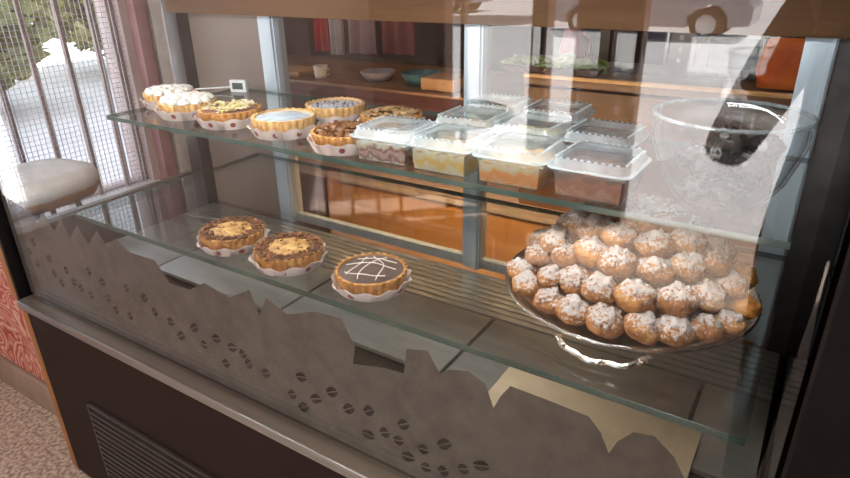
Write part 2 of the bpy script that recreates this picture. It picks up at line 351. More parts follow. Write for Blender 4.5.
# back frame
for x0, x1 in ((-2.615, -2.50), (-1.355, -1.262), (-.085, .01)):
    bm = B(); ub(bm, x0, x1, 2.42, 2.50, -1.40, -.02, .002); ub(bm, x1-.02, x1-.008, 2.405, 2.42, -1.40, -.22)
    cp('back_post', bm, ALU)
bm = B(); ub(bm, .012, XR+.012, 2.425, 2.47, -1.57, 0); cp('back_filler', bm, DARKAL)
bm = B(); ub(bm, XL-.06, XL+.055, 2.36, 2.44, -1.57, 0, .002); cp('back_post', bm, DARKAL)
bm = B(); ub(bm, XL+.055, -2.615, 2.44, 2.47, -1.40, 0); cp('back_panel', bm, TAUPE)
for x0, x1 in ((-2.50, -1.355), (-1.262, -.085)):
    bm = B(); ub(bm, x0, x1, 2.455, 2.465, -1.36, -.2); d = cp('sliding_door', bm, glassmat('door_glass', (.90, .88, .86), 1.5))
    bm = B(); ub(bm, x0, x1, 2.44, 2.48, -1.40, -1.35, .001); cp('door_rail', bm, ALU, d)
bm = B(); ub(bm, XL, XR, 2.34, 2.42, -.235, .05, .002); cp('header', bm, TAN)
bm = B(); ub(bm, XL-.11, XR+.62, GY-.05, 2.55, .05, .14, .004); cp('canopy', bm, BROWNP)
bm = B(); ub(bm, -3.3, 0, 1.44, 1.56, .022, .05, .002); cp('tube_housing', bm, mat('white_housing', (.8, .8, .8)))
# deck
DECKM = mat('deck_steel', (.24, .245, .24), (.32, .33, .32), rough=.33, metal=.5, scale=20, stretch=(.3, 1, 1))
for x0, x1 in ((XL+.06, -2.70), (-2.69, -1.845), (-1.83, -.995), (-.98, -.155), (-.14, .07)):
    bm = B(); ub(bm, x0, x1, 1.60, 2.05, -1.42, -1.40, .002); cp('deck_panel', bm, DECKM)
bm = B(); ub(bm, XL+.06, .07, 1.28, 1.60, -1.46, -1.44); ub(bm, XL+.06, .07, 1.26, 1.28, -1.56, -1.42); cp('front_channel', bm, mat('channel_metal', (.010, .009, .008), rough=.7, spec=.2))
bm = B(); ub(bm, XL+.06, .07, 2.05, 2.42, -1.46, -1.44); cp('deck_back', bm, SLOT)
for i in range(8):
    y = 2.065+i*.042
    bm = B(); ub(bm, XL+.06, .07, y, y+.033, -1.425, -1.400, .001); cp('air_grille_bar', bm, DECKM)
bm = B(); ub(bm, XL+.02, .08, 1.26, 2.50, -1.60, -1.47); cp('tank_floor', bm, SLOT)
bm = B(); ub(bm, -.78, -.10, 1.32, 1.80, -1.398, -1.392, .001)  # cream sheet added where the deck reads warm beige
pap = obj('cream_sheet', bm, mat('cream_board', (.62, .50, .34), (.70, .58, .42), rough=.5), None, V(-.44, 1.56, -1.398)); tag(pap, 'cream coloured sheet lying on the deck below the silver tray', 'board')
# ledge, base panel, vent
bm = B(); ub(bm, XL-.06, XR+.012, 1.180, GY+.03, -1.60, -1.572, .003); cp('front_ledge', bm, LEDGEM)
bm = B(); ub(bm, XL-.05, XR+.012, 1.175, 1.183, -1.612, -1.568, .002); cp('ledge_strip', bm, STEEL)
bm = B(); ub(bm, XL-.002, XR+.012, 1.19, 2.50, FZ+.02, -1.60); cp('base_panel', bm, BROWNP)
bm = B(); ub(bm, -2.86, -1.0, 1.182, 1.192, -2.60, -2.055, .001); v = cp('vent_grille', bm, SLOT)
bm = B(); ub(bm, -2.875, -1.0, 1.174, 1.19, -2.06, -2.045, .001); ub(bm, -2.875, -2.86, 1.174, 1.19, -2.61, -2.045, .001)
for i in range(14):
    z = -2.09-.038*i
    a = V(-2.86, 1.172, z); b = V(-1.0, 1.186, z-.014)
    addbox(bm, a, b, .0006)
cp('louvre_slats', bm, mat('dark_slat', (.035, .025, .024), (.05, .04, .036), rough=.35), v)

# ------------------------------------------------------------------ thermometer
t = thing('digital_thermometer', 'small white digital thermometer with a cable, at the back of the upper shelf', 'thermometer', V(-2.70, 2.31, -.63), .35)
bm = B(); addbox(bm, (-.026, -.008, 0), (.026, .008, .036), .003); obj('housing', bm, mat('white_plastic', (.78, .80, .80), rough=.35), t)
bm = B(); addbox(bm, (-.017, -.0095, .009), (.017, -.0078, .028), .0005); obj('display', bm, mat('lcd_grey', (.09, .11, .10), rough=.2), t)
bm = B(); tube(bm, [(-.026, 0, .015), (-.06, -.005, .012), (-.12, -.02, .010), (-.18, -.03, .0035), (-.25, -.02, .003)], .0022, 6); obj('cable', bm, mat('white_plastic', (.78, .80, .80)), t)

# ------------------------------------------------------------------ tarts
CRUST = mat('baked_crust', (.36, .15, .035), (.54, .28, .085), rough=.65, scale=60, bump=.4)
CRUSTL = mat('pale_crust', (.46, .25, .085), (.62, .39, .16), rough=.65, scale=60, bump=.4)
PAPER = mat('greaseproof_paper', (.56, .47, .43), (.66, .57, .53), rough=.7, scale=30)
SEAL = mat('dark_red_seal', (.16, .02, .025), (.36, .12, .10), rough=.6, scale=400, lo=.45, hi=.55)
def liner(parent, r, h=.016, seed=0, side=.0):
    bm = B(); seg = 96
    lob = 11
    def wob(t, i):
        if i in (2, 3): return (.0035*math.sin(t*lob+seed)+.002*math.sin(t*5+seed*2), .0022*math.cos(t*lob*1.0+seed))
        return (0, 0)
    lathe(bm, [(0, .0006), (r*.96, .0006), (r*1.10+side, h), (r*1.10+side+.0012, h), (r*.96+.001, .0), (0, .0)], seg, wob=wob)
    # printed round seals around the side
    for k in range(9):
        t = 2*PI*k/9+seed*.7
        c = Vector((math.cos(t), math.sin(t), 0)); rr = r*1.025+side*.5+.0012; zc = h*.53
        nrm = Vector((math.cos(t), math.sin(t), -(r*.17+side)/h*.8)).normalized(); uu = Vector((-math.sin(t), math.cos(t), 0)); vv = nrm.cross(uu).normalized()
        ctr = c*(rr)+Vector((0, 0, zc))
        ring = [bm.verts.new(ctr+nrm*.0012+(uu*math.cos(q)+vv*math.sin(q))*.0064) for q in (2*PI*j/14 for j in range(14))]
        f = bm.faces.new(ring); f.material_index = 1
    o = obj('paper_liner', bm, [PAPER, SEAL], parent, smooth=60); return o
def crust(parent, r, h, m, n=30, seed=0):
    bm = B()
    def wob(t, i):
        if i in (1, 2, 3): return ((.0028 if i != 1 else .0015)*math.cos(n*t), (.0012*math.cos(n*t+.5) if i == 3 else 0)+.0012*noise.noise(Vector((math.cos(t)*2, math.sin(t)*2, seed))))
        if i == 4: return (0, .001*noise.noise(Vector((math.cos(t)*3, math.sin(t)*3, seed+5))))
        return (0, 0)
    lathe(bm, [(0, .001), (r*.88, .001), (r*.94, h*.5), (r, h), (r*.93, h*1.02), (r*.90, h*.80), (0, h*.78)], n*6, wob=wob)
    return obj('crust', bm, m, parent, smooth=70)
def mound(bm, r, z, dome, seed=0, amp=.002, seg=48, rings=10, freq=60, mi=0):
    prof = [(r*math.sin(PI/2*k/rings) if k else 0, 0) for k in range(rings+1)]
    vs = []
    for i, (rr, _) in enumerate(prof):
        R = []
        for k in range(1 if i == 0 else seg):
            t = 2*PI*k/seg; x, y = rr*math.cos(t), rr*math.sin(t)
            R.append(bm.verts.new((x, y, z+dome*(1-(rr/r)**2)+amp*noise.noise(Vector((x*freq, y*freq, seed)))*(1 if i < rings else .2))))
        vs.append(R)
    for i in range(rings):
        A, Bq = vs[i], vs[i+1]
        for k in range(seg):
            k2 = (k+1) % seg
            f = bm.faces.new((A[0], Bq[k], Bq[k2])) if i == 0 else bm.faces.new((A[k], Bq[k], Bq[k2], A[k2])); f.material_index = mi
def tart(label, x, y, zs, r, kind, seed, h=.034, group=None):
    rd = random.Random(seed)
    t = thing('tart', label, 'tart', V(x, y, zs), seed*.9, 'tarts on the lower shelf' if zs < -.8 else 'tarts on the upper shelf')
    pale = kind in ('glaze', 'cream')
    liner(t, r, .024 if zs > -.8 else .020, seed)
    cr = crust(t, r, h, CRUSTL if pale else CRUST, 28, seed); cr.location.z = .0010
    if kind == 'quiche':      # crumble ring with pale yellow middle
        bm = B(); mound(bm, r*.74, h*.99, .007, seed, .004); obj('custard', bm, mat('pale_custard', (.26, .10, .022), (.58, .38, .14), rough=.5, scale=48, bump=.5, detail=5), t)
        bm = B()
        for k in range(420):
            a = rd.uniform(0, 2*PI); q = r*rd.uniform(.62, .99)
            blob(bm, (q*math.cos(a), q*math.sin(a), h*1.0+rd.uniform(-.001, .006)*(1-abs(q/r-.78)*2)), r*rd.uniform(.035, .075), (1, 1, .7), 1, .25, k)
        for k in range(60):
            a = rd.uniform(0, 2*PI); q = r*rd.uniform(0, .5)
            blob(bm, (q*math.cos(a), q*math.sin(a), h+.004), r*rd.uniform(.03, .06), (1, 1, .6), 1, .25, k)
        obj('crumble_topping', bm, mat('browned_crumble', (.07, .022, .008), (.20, .075, .022), rough=.6, scale=70, bump=.4), t)
    elif kind == 'choc':
        bm = B(); mound(bm, r*.93, h*.97, .006, seed, .0006); obj('chocolate_glaze', bm, mat('grey_brown_ganache', (.075, .050, .042), (.12, .085, .072), rough=.38, scale=20), t)
        bm = B()
        def zz(x_, y_): return h*.97+.006*(1-min(1, (x_*x_+y_*y_)/(r*.93)**2))+.0012
        for (ax, ay, bx2, by2, kk) in ((-.5, -.55, .6, .5, .2), (-.7, -.1, .2, .75, -.2), (-.15, -.8, .75, .05, .15), (-.75, .25, .65, -.45, .3), (-.4, .65, .35, -.75, -.25), (.05, .8, .7, -.25, .1)):
            pts = []
            for i in range(13):
                u = i/12; xx = (ax+(bx2-ax)*u + kk*math.sin(PI*u)*(by2-ay)*.5)*r*.95; yy = (ay+(by2-ay)*u - kk*math.sin(PI*u)*(bx2-ax)*.5+.04*math.sin(9*u))*r*.95
                pts.append((xx, yy, zz(xx, yy)))
            tube(bm, pts, .0010, 5)
        obj('icing_drizzle', bm, mat('white_icing', (.72, .66, .62), rough=.5), t)
    elif kind == 'glaze':
        bm = B(); mound(bm, r*.92, h*.93, .001, seed, .0012); obj('white_glaze', bm, mat('white_glaze%d' % seed, *(((.42, .50, .58), (.56, .66, .74)) if seed % 2 else ((.26, .25, .30), (.64, .65, .68))), rough=.15, scale=(12 if seed % 2 else 22), stretch=(1, 6, 1), coat=.6, lo=.4, hi=.55), t)
    elif kind == 'nuts':
        bm = B()
        for k in range(150):
            a = rd.uniform(0, 2*PI); q = r*.88*math.sqrt(rd.random()); lz = (1-(q/r)**2)
            e = Matrix.Rotation(rd.uniform(0, PI), 3, 'Z') @ Matrix.Rotation(rd.uniform(-.8, .8), 3, 'X')
            blob(bm, (q*math.cos(a), q*math.sin(a), h*.92+.002+rd.uniform(0, .014)*lz), r*.15, (1, .62, .30), 1, .18, k, e.to_euler())
        obj('nut_topping', bm, mat('caramel_nuts%d' % (seed % 3), *[((.10, .038, .014), (.28, .13, .055)), ((.22, .12, .05), (.50, .33, .16)), ((.16, .09, .045), (.52, .40, .20))][seed % 3], rough=.32, scale=50), t)
    elif kind == 'slivers':
        bm = B(); mound(bm, r*.9, h*.95, .006, seed, .002)
        obj('berry_filling', bm, mat('pink_brown_filling', (.20, .09, .07), (.36, .2, .14), rough=.4, scale=60), t)
        bm = B()
        for k in range(150):
            a = rd.uniform(0, 2*PI); q = r*.85*math.sqrt(rd.random())
            e = Matrix.Rotation(rd.uniform(0, PI), 3, 'Z') @ Matrix.Rotation(rd.uniform(-.6, .6), 3, 'Y')
            blob(bm, (q*math.cos(a), q*math.sin(a), h+.004+rd.uniform(0, .006)), r*.13, (1, .35, .22), 1, .1, k, e.to_euler(), mi=(k % 3 == 0))
        obj('almond_slivers', bm, [mat('toasted_almond', (.60, .46, .28), (.80, .72, .52), rough=.5), mat('pistachio', (.38, .36, .10), (.55, .5, .16), rough=.5)], t)
    elif kind == 'cream':
        bm = B()
        for ring, n_, q in ((0, 11, .74), (1, 7, .42), (2, 1, 0)):
            for k in range(n_):
                a = 2*PI*k/n_+ring*.4+seed
                blob(bm, (q*r*math.cos(a), q*r*math.sin(a), h+.004+ring*.003), r*.23, (1, 1, .72), 2, .12, k+ring*10, freq=1.5)
        obj('whipped_cream', bm, mat('whipped_cream', (.60, .56, .50), (.70, .66, .60), rough=.5, scale=20, sss=.1), t)
    return t
ZL, ZU = -1.0, -.63
tart('quiche-like tart with browned crumble rim and pale middle, furthest left on lower shelf', -1.835, 1.438, ZL, .0665, 'quiche', 1)
tart('browned crumble tart with yellow centre, between two tarts on the lower shelf', -1.527, 1.432, ZL, .0675, 'quiche', 2)
tart('chocolate-glazed tart with white icing drizzle on the lower shelf', -1.160, 1.445, ZL, .066, 'choc', 3)
tart('tart topped with smooth pale blue-white glaze at the front of the upper shelf', -1.83, 1.775, ZU, .070, 'glaze', 5, .040)
tart('white-glazed tart with grey streaks, behind the front tarts on upper shelf', -1.795, 2.055, ZU, .070, 'glaze', 6, .040)
tart('tart heaped with glossy brown caramel nuts, beside the plastic tubs', -1.475, 1.725, ZU, .066, 'nuts', 9, .036)
tart('nut-covered tart behind the caramel nut tart and left of the plastic tubs', -1.475, 2.03, ZU, .068, 'nuts', 10, .036)
tart('tart strewn with almond slivers and green pistachio on the upper shelf', -2.165, 1.785, ZU, .072, 'slivers', 7, .036)
tart('cream-topped tart next to the almond sliver tart on the upper shelf', -2.47, 1.80, ZU, .070, 'cream', 8, .036)
tart('cream-topped tart at the far left end of the upper shelf', -2.735, 1.90, ZU, .066, 'cream', 12, .036)

# ------------------------------------------------------------------ plastic tubs
PLA = glassmat('clear_plastic', (.93, .96, .97), 1.45, .05, haze=.05, hazec=(.9, .95, 1))
PLL = glassmat('clear_plastic_lid', (.94, .97, .98), 1.5, .06, haze=.20, hazec=(.80, .92, 1))
PLR = glassmat('plastic_rim_highlight', (.94, .97, .98), 1.5, .08, haze=.52, hazec=(.88, .96, 1))  # white haze in the colour imitates highlights on flange and ribs
def rrect(hw, hd, r, n=4):
    pts = []
    for cx_, cy_, a0 in ((hw-r, hd-r, 0), (-hw+r, hd-r, PI/2), (-hw+r, -hd+r, PI), (hw-r, -hd+r, 3*PI/2)):
        for k in range(n+1):
            a = a0+PI/2*k/n; pts.append((cx_+r*math.cos(a), cy_+r*math.sin(a)))
    return pts
def loft(bm, secs, capa=True, capb=True, mi=0):
    R = [[bm.verts.new((x, y, z)) for x, y in pts] for pts, z in secs]
    n = len(R[0])
    for i in range(len(R)-1):
        for k in range(n): f = bm.faces.new((R[i][k], R[i][(k+1) % n], R[i+1][(k+1) % n], R[i+1][k])); f.material_index = mi
    if capa: bm.faces.new(R[0][::-1]).material_index = mi
    if capb: bm.faces.new(R[-1]).material_index = mi
def tub(label, x, y, z, rz, fm, seed, stack=0, fill=.036):
    t = thing('plastic_tub', label, 'container', V(x, y, z)+Vector((0, 0, stack)), rz, 'plastic dessert tubs on the upper shelf')
    a, b, c = .054, .061, .064
    bm = B(); loft(bm, [(rrect(a, a, .012), .0), (rrect(b, b, .014), .044), (rrect(c+.002, c+.002, .016), .0445), (rrect(c+.002, c+.002, .016), .0465),
                        (rrect(b-.001, b-.001, .014), .0462), (rrect(a-.001, a-.001, .012), .001)]); obj('tub_base', bm, PLA, t, smooth=40)
    bm = B()
    secs = [(rrect(c+.003, c+.003, .017), .0475), (rrect(c+.003, c+.003, .017), .0500), (rrect(c-.002, c-.002, .016), .0505), (rrect(c-.007, c-.007, .014), .0630), (rrect(c-.012, c-.012, .012), .0655),
            (rrect(c-.024, c-.024, .010), .0660), (rrect(c-.027, c-.027, .010), .0630)]
    loft(bm, secs[:4], capa=False, capb=False, mi=1); loft(bm, secs[3:], capa=False)
    tube(bm, [(x_, y_, .049) for x_, y_ in rrect(c+.003, c+.003, .017)]+[(c+.003, c-.014, .049)], .0012, 6, mi=1)
    # moulded ribs round the lid edge
    for s in (-1, 1):
        for k in range(-4, 5):
            q = k*.0112
            for (px_, py_) in ((q, s*(c-.0085)), (s*(c-.0085), q)):
                blob(bm, (px_, py_, .0635), .0036, (1, 1, .9), 1, 0, 0, mi=1)
    obj('lid', bm, [PLL, PLR], t, smooth=40)
    bm = B(); n = 12
    rd = random.Random(seed)
    g = {}
    def top(u, v_): return fill+.002+.007*noise.noise(Vector((u*2.2, v_*2.2, seed)))+.004*noise.noise(Vector((u*7, v_*7, seed)))
    for i in range(n+1):
        for j in range(n+1):
            u, v_ = i/n*2-1, j/n*2-1; g[i, j] = bm.verts.new((u*.0535, v_*.0535, top(u, v_)))
    for i in range(n):
        for j in range(n): bm.faces.new((g[i, j], g[i+1, j], g[i+1, j+1], g[i, j+1]))
    border = [g[i, 0] for i in range(n)]+[g[n, j] for j in range(n)]+[g[i, n] for i in range(n, 0, -1)]+[g[0, j] for j in range(n, 0, -1)]
    low = [bm.verts.new((v_.co.x*.955, v_.co.y*.955, .0025)) for v_ in border]
    mid = [bm.verts.new((v_.co.x*(.985+.012*rd.random()), v_.co.y*(.985+.012*rd.random()), v_.co.z*.5)) for v_ in border]
    N = len(border)
    for k in range(N):
        bm.faces.new((border[k], border[(k+1) % N], mid[(k+1) % N], mid[k])); bm.faces.new((mid[k], mid[(k+1) % N], low[(k+1) % N], low[k]))
    bm.faces.new(low[::-1]); obj('layered_dessert', bm, fm, t, smooth=50)
    return t
CR = (.60, .50, .36); RD = (.20, .045, .03); OR = (.70, .24, .03); YE = (.66, .38, .06); BRN = (.22, .09, .045); PK = (.38, .13, .08)
L1 = layered_mat('berry_layers', [CR, RD, (.5, .3, .24), RD, CR], (.66, .62, .58))
L2 = layered_mat('lemon_layers', [CR, (.62, .48, .26), YE, (.60, .46, .22), CR], (.45, .28, .12))
L3 = layered_mat('orange_layers', [(.60, .34, .16), OR, OR, (.62, .42, .2), CR], (.70, .34, .08))
L4 = layered_mat('chocolate_layers', [PK, (.46, .22, .12), (.34, .11, .05), PK, BRN], (.18, .10, .08))
L5 = layered_mat('custard_layers', [CR, YE, CR, CR], (.80, .62, .20))
tub('plastic tub of dark red and cream layers, next to the nut tart', -1.240, 1.725, ZU, .05, L1, 1)
tub('plastic tub of yellow and cream layered dessert in the front row', -1.005, 1.725, ZU, .0, L2, 2)
tub('plastic tub of bright orange layered dessert in the front row', -.758, 1.725, ZU, .03, L3, 3)
tub('plastic tub of reddish brown dessert at the right end of the front row', -.507, 1.725, ZU, -.02, L4, 4)
tub('plastic tub with orange custard on top, behind the yellow layered tub', -1.08, 2.005, ZU, .02, L3, 5)
tub('plastic tub with yellow fruit on top, behind the orange layered tub', -.84, 2.00, ZU, -.05, L5, 6)
tub('plastic tub of dark chocolate dessert behind the right end of the front row', -.585, 2.02, ZU, -.03, L4, 7)
tub('clear-lidded tub in the back row, in front of the pale back post', -1.10, 2.265, ZU, 0, L5, 8)
tub('clear-lidded tub in the back row, right of the one at the post', -.85, 2.265, ZU, .03, L4, 9)

# ------------------------------------------------------------------ glass bowl with dark chocolates
BX, BY = -.193, 1.80
b_ = thing('glass_bowl', 'large clear glass bowl with rolled rim at the right end of the upper shelf', 'bowl', V(BX, BY, ZU))
BG = glassmat('bowl_glass', (.95, .965, .97), 1.5, .0, haze=.02)
bm = B(); R_ = .108
lathe(bm, [(0, .001), (.042, .001), (.062, .014), (.084, .045), (.099, .090), (.102, .103), (.103, .134), (.107, .138), (.110, .136), (.109, .131), (.106, .128), (.106, .106), (.107, .101), (.103, .088), (.088, .044), (.066, .011), (.044, -.0), (0, 0)][::1], 72)
obj('bowl_body', bm, BG, b_, smooth=60)
bm = B(); lathe(bm, [(.1065+.0035*math.cos(a), .137+.003*math.sin(a)) for a in (2*PI*k/8 for k in range(8))], 72, closed=True); obj('rim', bm, glassmat('rim_glass', (.8, .85, .85), 1.6, 0, haze=.22), b_)
CH = mat('dark_chocolate', (.018, .012, .010), (.040, .028, .024), rough=.38)
rd = random.Random(5)
for i, (dx, dy, dz) in enumerate([(-.026, -.014, .026), (.018, -.027, .027), (.026, .020, .027), (-.016, .030, .027), (-.008, -.004, .062), (.042, -.012, .066), (-.046, .012, .064), (.018, .040, .066), (-.012, -.040, .064), (.052, .026, .088), (.004, .004, .098)]):
    bm = B(); blob(bm, (0, 0, 0), .024, (1, 1, .8), 3, .16, i, freq=3)
    for k in range(7): blob(bm, (rd.uniform(-.012, .012), rd.uniform(-.012, .012), .014+rd.uniform(0, .006)), .005, (1, 1, 1), 1, .2, k)
    o = obj('chocolate_ball', bm, CH, None, loc=V(BX, BY, ZU)+Vector((dx, dy, dz)))
    tag(o, 'dark chocolate coated lump piled inside the clear glass bowl', 'chocolate', 'dark chocolate lumps in the glass bowl')

# ------------------------------------------------------------------ tray and cream puffs
TX, TY, TR = -.407, 1.815, .387*S
SIL = mat('polished_silver', (.86, .82, .76), (.92, .88, .82), rough=.26, metal=1, scale=10)
tr = thing('serving_tray', 'round silver serving tray with ornate handle, holding the heap of cream puffs', 'tray', V(TX, TY, -1.0))
bm = B(); lathe(bm, [(0, .006), (TR-.040, .006), (TR-.030, .009), (TR-.016, .022), (TR-.004, .027), (TR, .0262), (TR+.001, .024), (TR-.004, .023), (TR-.016, .018), (TR-.030, .004), (TR-.045, .001), (TR-.06, .0), (0, .0)], 120)
obj('tray_dish', bm, SIL, tr, smooth=60)
bm = B(); lathe(bm, [(TR-.001+.0024*math.cos(a), .0265+.0024*math.sin(a)) for a in (2*PI*k/8 for k in range(8))], 120, wob=lambda t, i: (.0006*math.cos(60*t), 0), closed=True); obj('beaded_rim', bm, SIL, tr)
def handle(rz):
    bm = B()
    pts = []
    for i in range(25):
        u = i/24*2-1; x_ = u*.066; y_ = -TR-.004-.030*(1-abs(u)**3)+.003*math.sin(u*9); z_ = .022-.006*(1-u*u)
        pts.append(Vector((x_, y_, z_)))
    tube(bm, pts, .003, 8, radii=[.0034+.0018*abs(math.sin(i*.9)) for i in range(25)])
    for u in (-1, 1):
        for q in range(4): blob(bm, (u*(.066-.004*q), -TR-.002-.007*q, .023), .0062-.0006*q, (1, 1, .6), 1, .3, q)
    for q in range(-3, 4): blob(bm, (q*.006, -TR-.035+abs(q)*.0015, .0165), .0055-.0006*abs(q), (1, 1, .7), 1, .35, q)
    for v_ in bm.verts: v_.co.rotate(Matrix.Rotation(rz, 3, 'Z').to_euler())
    return bm
obj('handle', handle(.12), SIL, tr); obj('handle', handle(PI+.12), SIL, tr)

PUFFM = [sugar_mat('puff_golden', (.30, .10, .022), (.56, .26, .06), .42), sugar_mat('puff_brown', (.22, .075, .02), (.46, .19, .05), .34), sugar_mat('puff_orange', (.50, .17, .025), (.68, .30, .05), .0)]
def puff_mesh(k):
    bm = B(); g_ = bmesh.ops.create_icosphere(bm, subdivisions=4, radius=1.0); sd = Vector((k*7.1, k*3.3, k*5.7))
    for v_ in bm.verts:
        q = v_.co.copy(); n1 = noise.noise(q*1.3+sd); n2 = abs(noise.noise(q*2.6+sd*2)); n3 = noise.noise(q*7+sd)
        up = max(0, q.z+.25)
        n4 = abs(noise.noise(q*4.5+sd)); r_ = 1.03+.17*n1+.42*up*(n2-.22)+.24*up*(n4-.2)+.06*n3
        if q.z < 0: r_ *= 1-.06*abs(q.z)
        z_ = q.z*(.80 if q.z > 0 else .66)
        v_.co = Vector((q.x*r_, q.y*r_, z_*r_))
    me_ = bpy.data.meshes.new('cream_puff'); bm.to_mesh(me_); bm.free()
    me_.polygons.foreach_set('use_smooth', [True]*len(me_.polygons)); return me_
PM = []
for k in range(9):
    m_ = puff_mesh(k); m_.materials.append(PUFFM[(0, 0, 1, 0, 1, 0, 0, 1, 2)[k]]); PM.append(m_)
heap = dict(
front=[(-0.691,1.623,-0.902,0.036),(-0.642,1.555,-0.908,0.035),(-0.546,1.500,-0.910,0.039),(-0.465,1.478,-0.905,0.043),(-0.373,1.475,-0.910,0.047),(-0.281,1.492,-0.908,0.046),(-0.203,1.527,-0.913,0.046),(-0.137,1.579,-0.916,0.044),(-0.087,1.647,-0.917,0.041),(-0.065,1.740,-0.906,0.039)],
second=[(-0.657,1.675,-0.865,0.040),(-0.572,1.580,-0.875,0.039),(-0.495,1.556,-0.853,0.043),(-0.415,1.541,-0.855,0.046),(-0.320,1.545,-0.857,0.051),(-0.220,1.588,-0.858,0.051),(-0.150,1.664,-0.858,0.044),(-0.110,1.757,-0.860,0.043),(-0.100,1.856,-0.868,0.044)],
third=[(-0.677,1.772,-0.854,0.046),(-0.551,1.634,-0.827,0.042),(-0.610,1.707,-0.815,0.048),(-0.478,1.634,-0.795,0.050),(-0.397,1.610,-0.795,0.048),(-0.293,1.636,-0.805,0.044),(-0.222,1.693,-0.800,0.044),(-0.170,1.770,-0.812,0.046)],
top=[(-0.587,1.796,-0.782,0.050),(-0.577,1.901,-0.786,0.050),(-0.500,1.720,-0.755,0.048),(-0.419,1.684,-0.752,0.046),(-0.389,1.774,-0.738,0.050),(-0.319,1.711,-0.762,0.050),(-0.246,1.781,-0.768,0.050),(-0.323,1.850,-0.742,0.048),(-0.175,1.864,-0.805,0.050),(-0.246,1.892,-0.770,0.048),(-.47,1.84,-.738,.05),(-.40,1.92,-.75,.05),(-.50,1.95,-.765,.05),(-.32,1.97,-.775,.05)])
ordn = ['first', 'second', 'third', 'fourth', 'fifth', 'sixth', 'seventh', 'eighth', 'ninth', 'tenth', 'eleventh', 'twelfth', 'thirteenth', 'fourteenth']
rowname = dict(front='front row along the tray rim', second='second row up from the rim', third='third row up from the rim', top='crown of the heap')
rp = random.Random(11); cnt = 0
placed = []
def puff(x, y, z, r, label, cold=False):
    global cnt
    me_ = PM[8] if label.startswith('orange') else PM[cnt % 8]; cnt += 1
    o = bpy.data.objects.new('cream_puff', me_); C.objects.link(o)
    o.location = V(x, y, z); s_ = max(r, .040)*1.12*S; o.scale = (s_, s_, s_)
    o.rotation_euler = (rp.uniform(-.25, .25), rp.uniform(-.25, .25), rp.uniform(0, 6.28))
    tag(o, label, 'cream puff', 'sugar-dusted cream puffs heaped on the silver tray'); placed.append((x, y, z, r))
for rn, L in heap.items():
    order = sorted(range(len(L)), key=lambda i: L[i][0])
    for i, (x, y, z, r) in enumerate(L):
        k = order.index(i); side = 'left'
        lead = 'orange-brown' if (rn, i) in (('front', 9), ('second', 8)) else 'sugar-dusted'
        puff(x, y, z, r, '%s cream puff, %s from the left in the %s' % (lead, ordn[k], rowname[rn]))
hid = 0
for zl, rr in ((-.935, .26), (-.870, .21), (-.82, .12)):
    q = -rr
    n_ = 0
    for iy in range(-4, 8):
        for ix in range(-4, 5):
            x = TX+(ix+(iy % 2)*.5)*.096; y = TY+iy*.084
            d = math.hypot(x-TX, y-TY)
            lim = rr if y < TY+.05 else rr+.04
            if d > lim: continue
            if min(math.dist((x, y, zl), p[:3]) for p in placed) < .072: continue
            puff(x, y, zl, .045, 'cream puff packed inside or behind the heap on the silver tray')

# ------------------------------------------------------------------ stool by the window
ch = thing('bar_stool', 'tall stool with white padded seat and tan underside by the barred window', 'stool', V(-4.32, 1.87, FZ), .15)
zs_ = EYE-1.445*S
bm = B(); loft(bm, [(rrect(.155, .17, .10, 6), zs_+.045), (rrect(.172, .187, .12, 6), zs_+.06), (rrect(.175, .19, .12, 6), zs_+.09), (rrect(.16, .175, .11, 6), zs_+.115), (rrect(.11, .12, .08, 6), zs_+.123)]); obj('seat', bm, mat('white_vinyl', (.74, .72, .72), rough=.45), ch, smooth=60)
bm = B(); loft(bm, [(rrect(.11, .12, .08, 6), zs_), (rrect(.155, .17, .10, 6), zs_+.018), (rrect(.172, .187, .12, 6), zs_+.052)]); obj('seat_shell', bm, mat('tan_shell', (.42, .24, .12), rough=.4), ch, smooth=60)
for sx in (-1, 1):
    for sy in (-1, 1):
        bm = B(); tube(bm, [(sx*.08, sy*.08, zs_+.01), (sx*.15, sy*.15, .0)], .011, 8); obj('leg', bm, mat('grey_leg', (.2, .19, .19), metal=.6), ch)

# ------------------------------------------------------------------ kitchen behind the case
CW = mat('counter_orange_wood', (.55, .25, .07), (.70, .36, .12), rough=.42, scale=5, stretch=(.5, 6, 6))
CD = mat('counter_dark', (.06, .028, .02), (.085, .04, .028), rough=.5, scale=8)
TOPM = mat('counter_top_wood', (.20, .11, .06), (.27, .155, .085), rough=.35, scale=6, stretch=(.5, 4, 4))
kc = thing('back_counter', 'long wooden back counter with orange front and dark shelf, behind the case', 'counter', V(-1.9, 3.6, FZ))
KO = V(-1.9, 3.6, FZ)
bm = B(); ub(bm, -3.05, -.25, 3.32, 3.36, FZ, -1.46); obj('front_panel', bm, CW, kc, KO)
bm = B(); ub(bm, -4.4, -3.05, 3.32, 3.36, FZ, -1.46); ub(bm, -.25, .6, 3.32, 3.36, FZ, -1.46); obj('side_panel', bm, CD, kc, KO)
bm = B(); ub(bm, -4.4, .6, 3.27, 4.3, -1.46, -1.42, .003); obj('lower_worktop', bm, mat('pale_edge', (.46, .36, .29), rough=.35), kc, KO)
bm = B(); ub(bm, -4.4, .6, 3.75, 3.80, -1.42, -.82); obj('recess_back', bm, mat('dark_red_recess', (.10, .03, .022), (.13, .04, .03), rough=.5), kc, KO)
bm = B(); ub(bm, -4.4, -1.5, 3.40, 4.4, -.80, -.78, .003); ub(bm, -1.5, .6, 3.40, 4.4, -.66, -.62, .003); obj('counter_top', bm, TOPM, kc, KO)
bm = B(); ub(bm, -1.5, .6, 3.395, 3.43, -.62, -.60, .001); obj('edge_strip', bm, mat('bright_wood_edge', (.75, .48, .22), rough=.3), kc, KO)
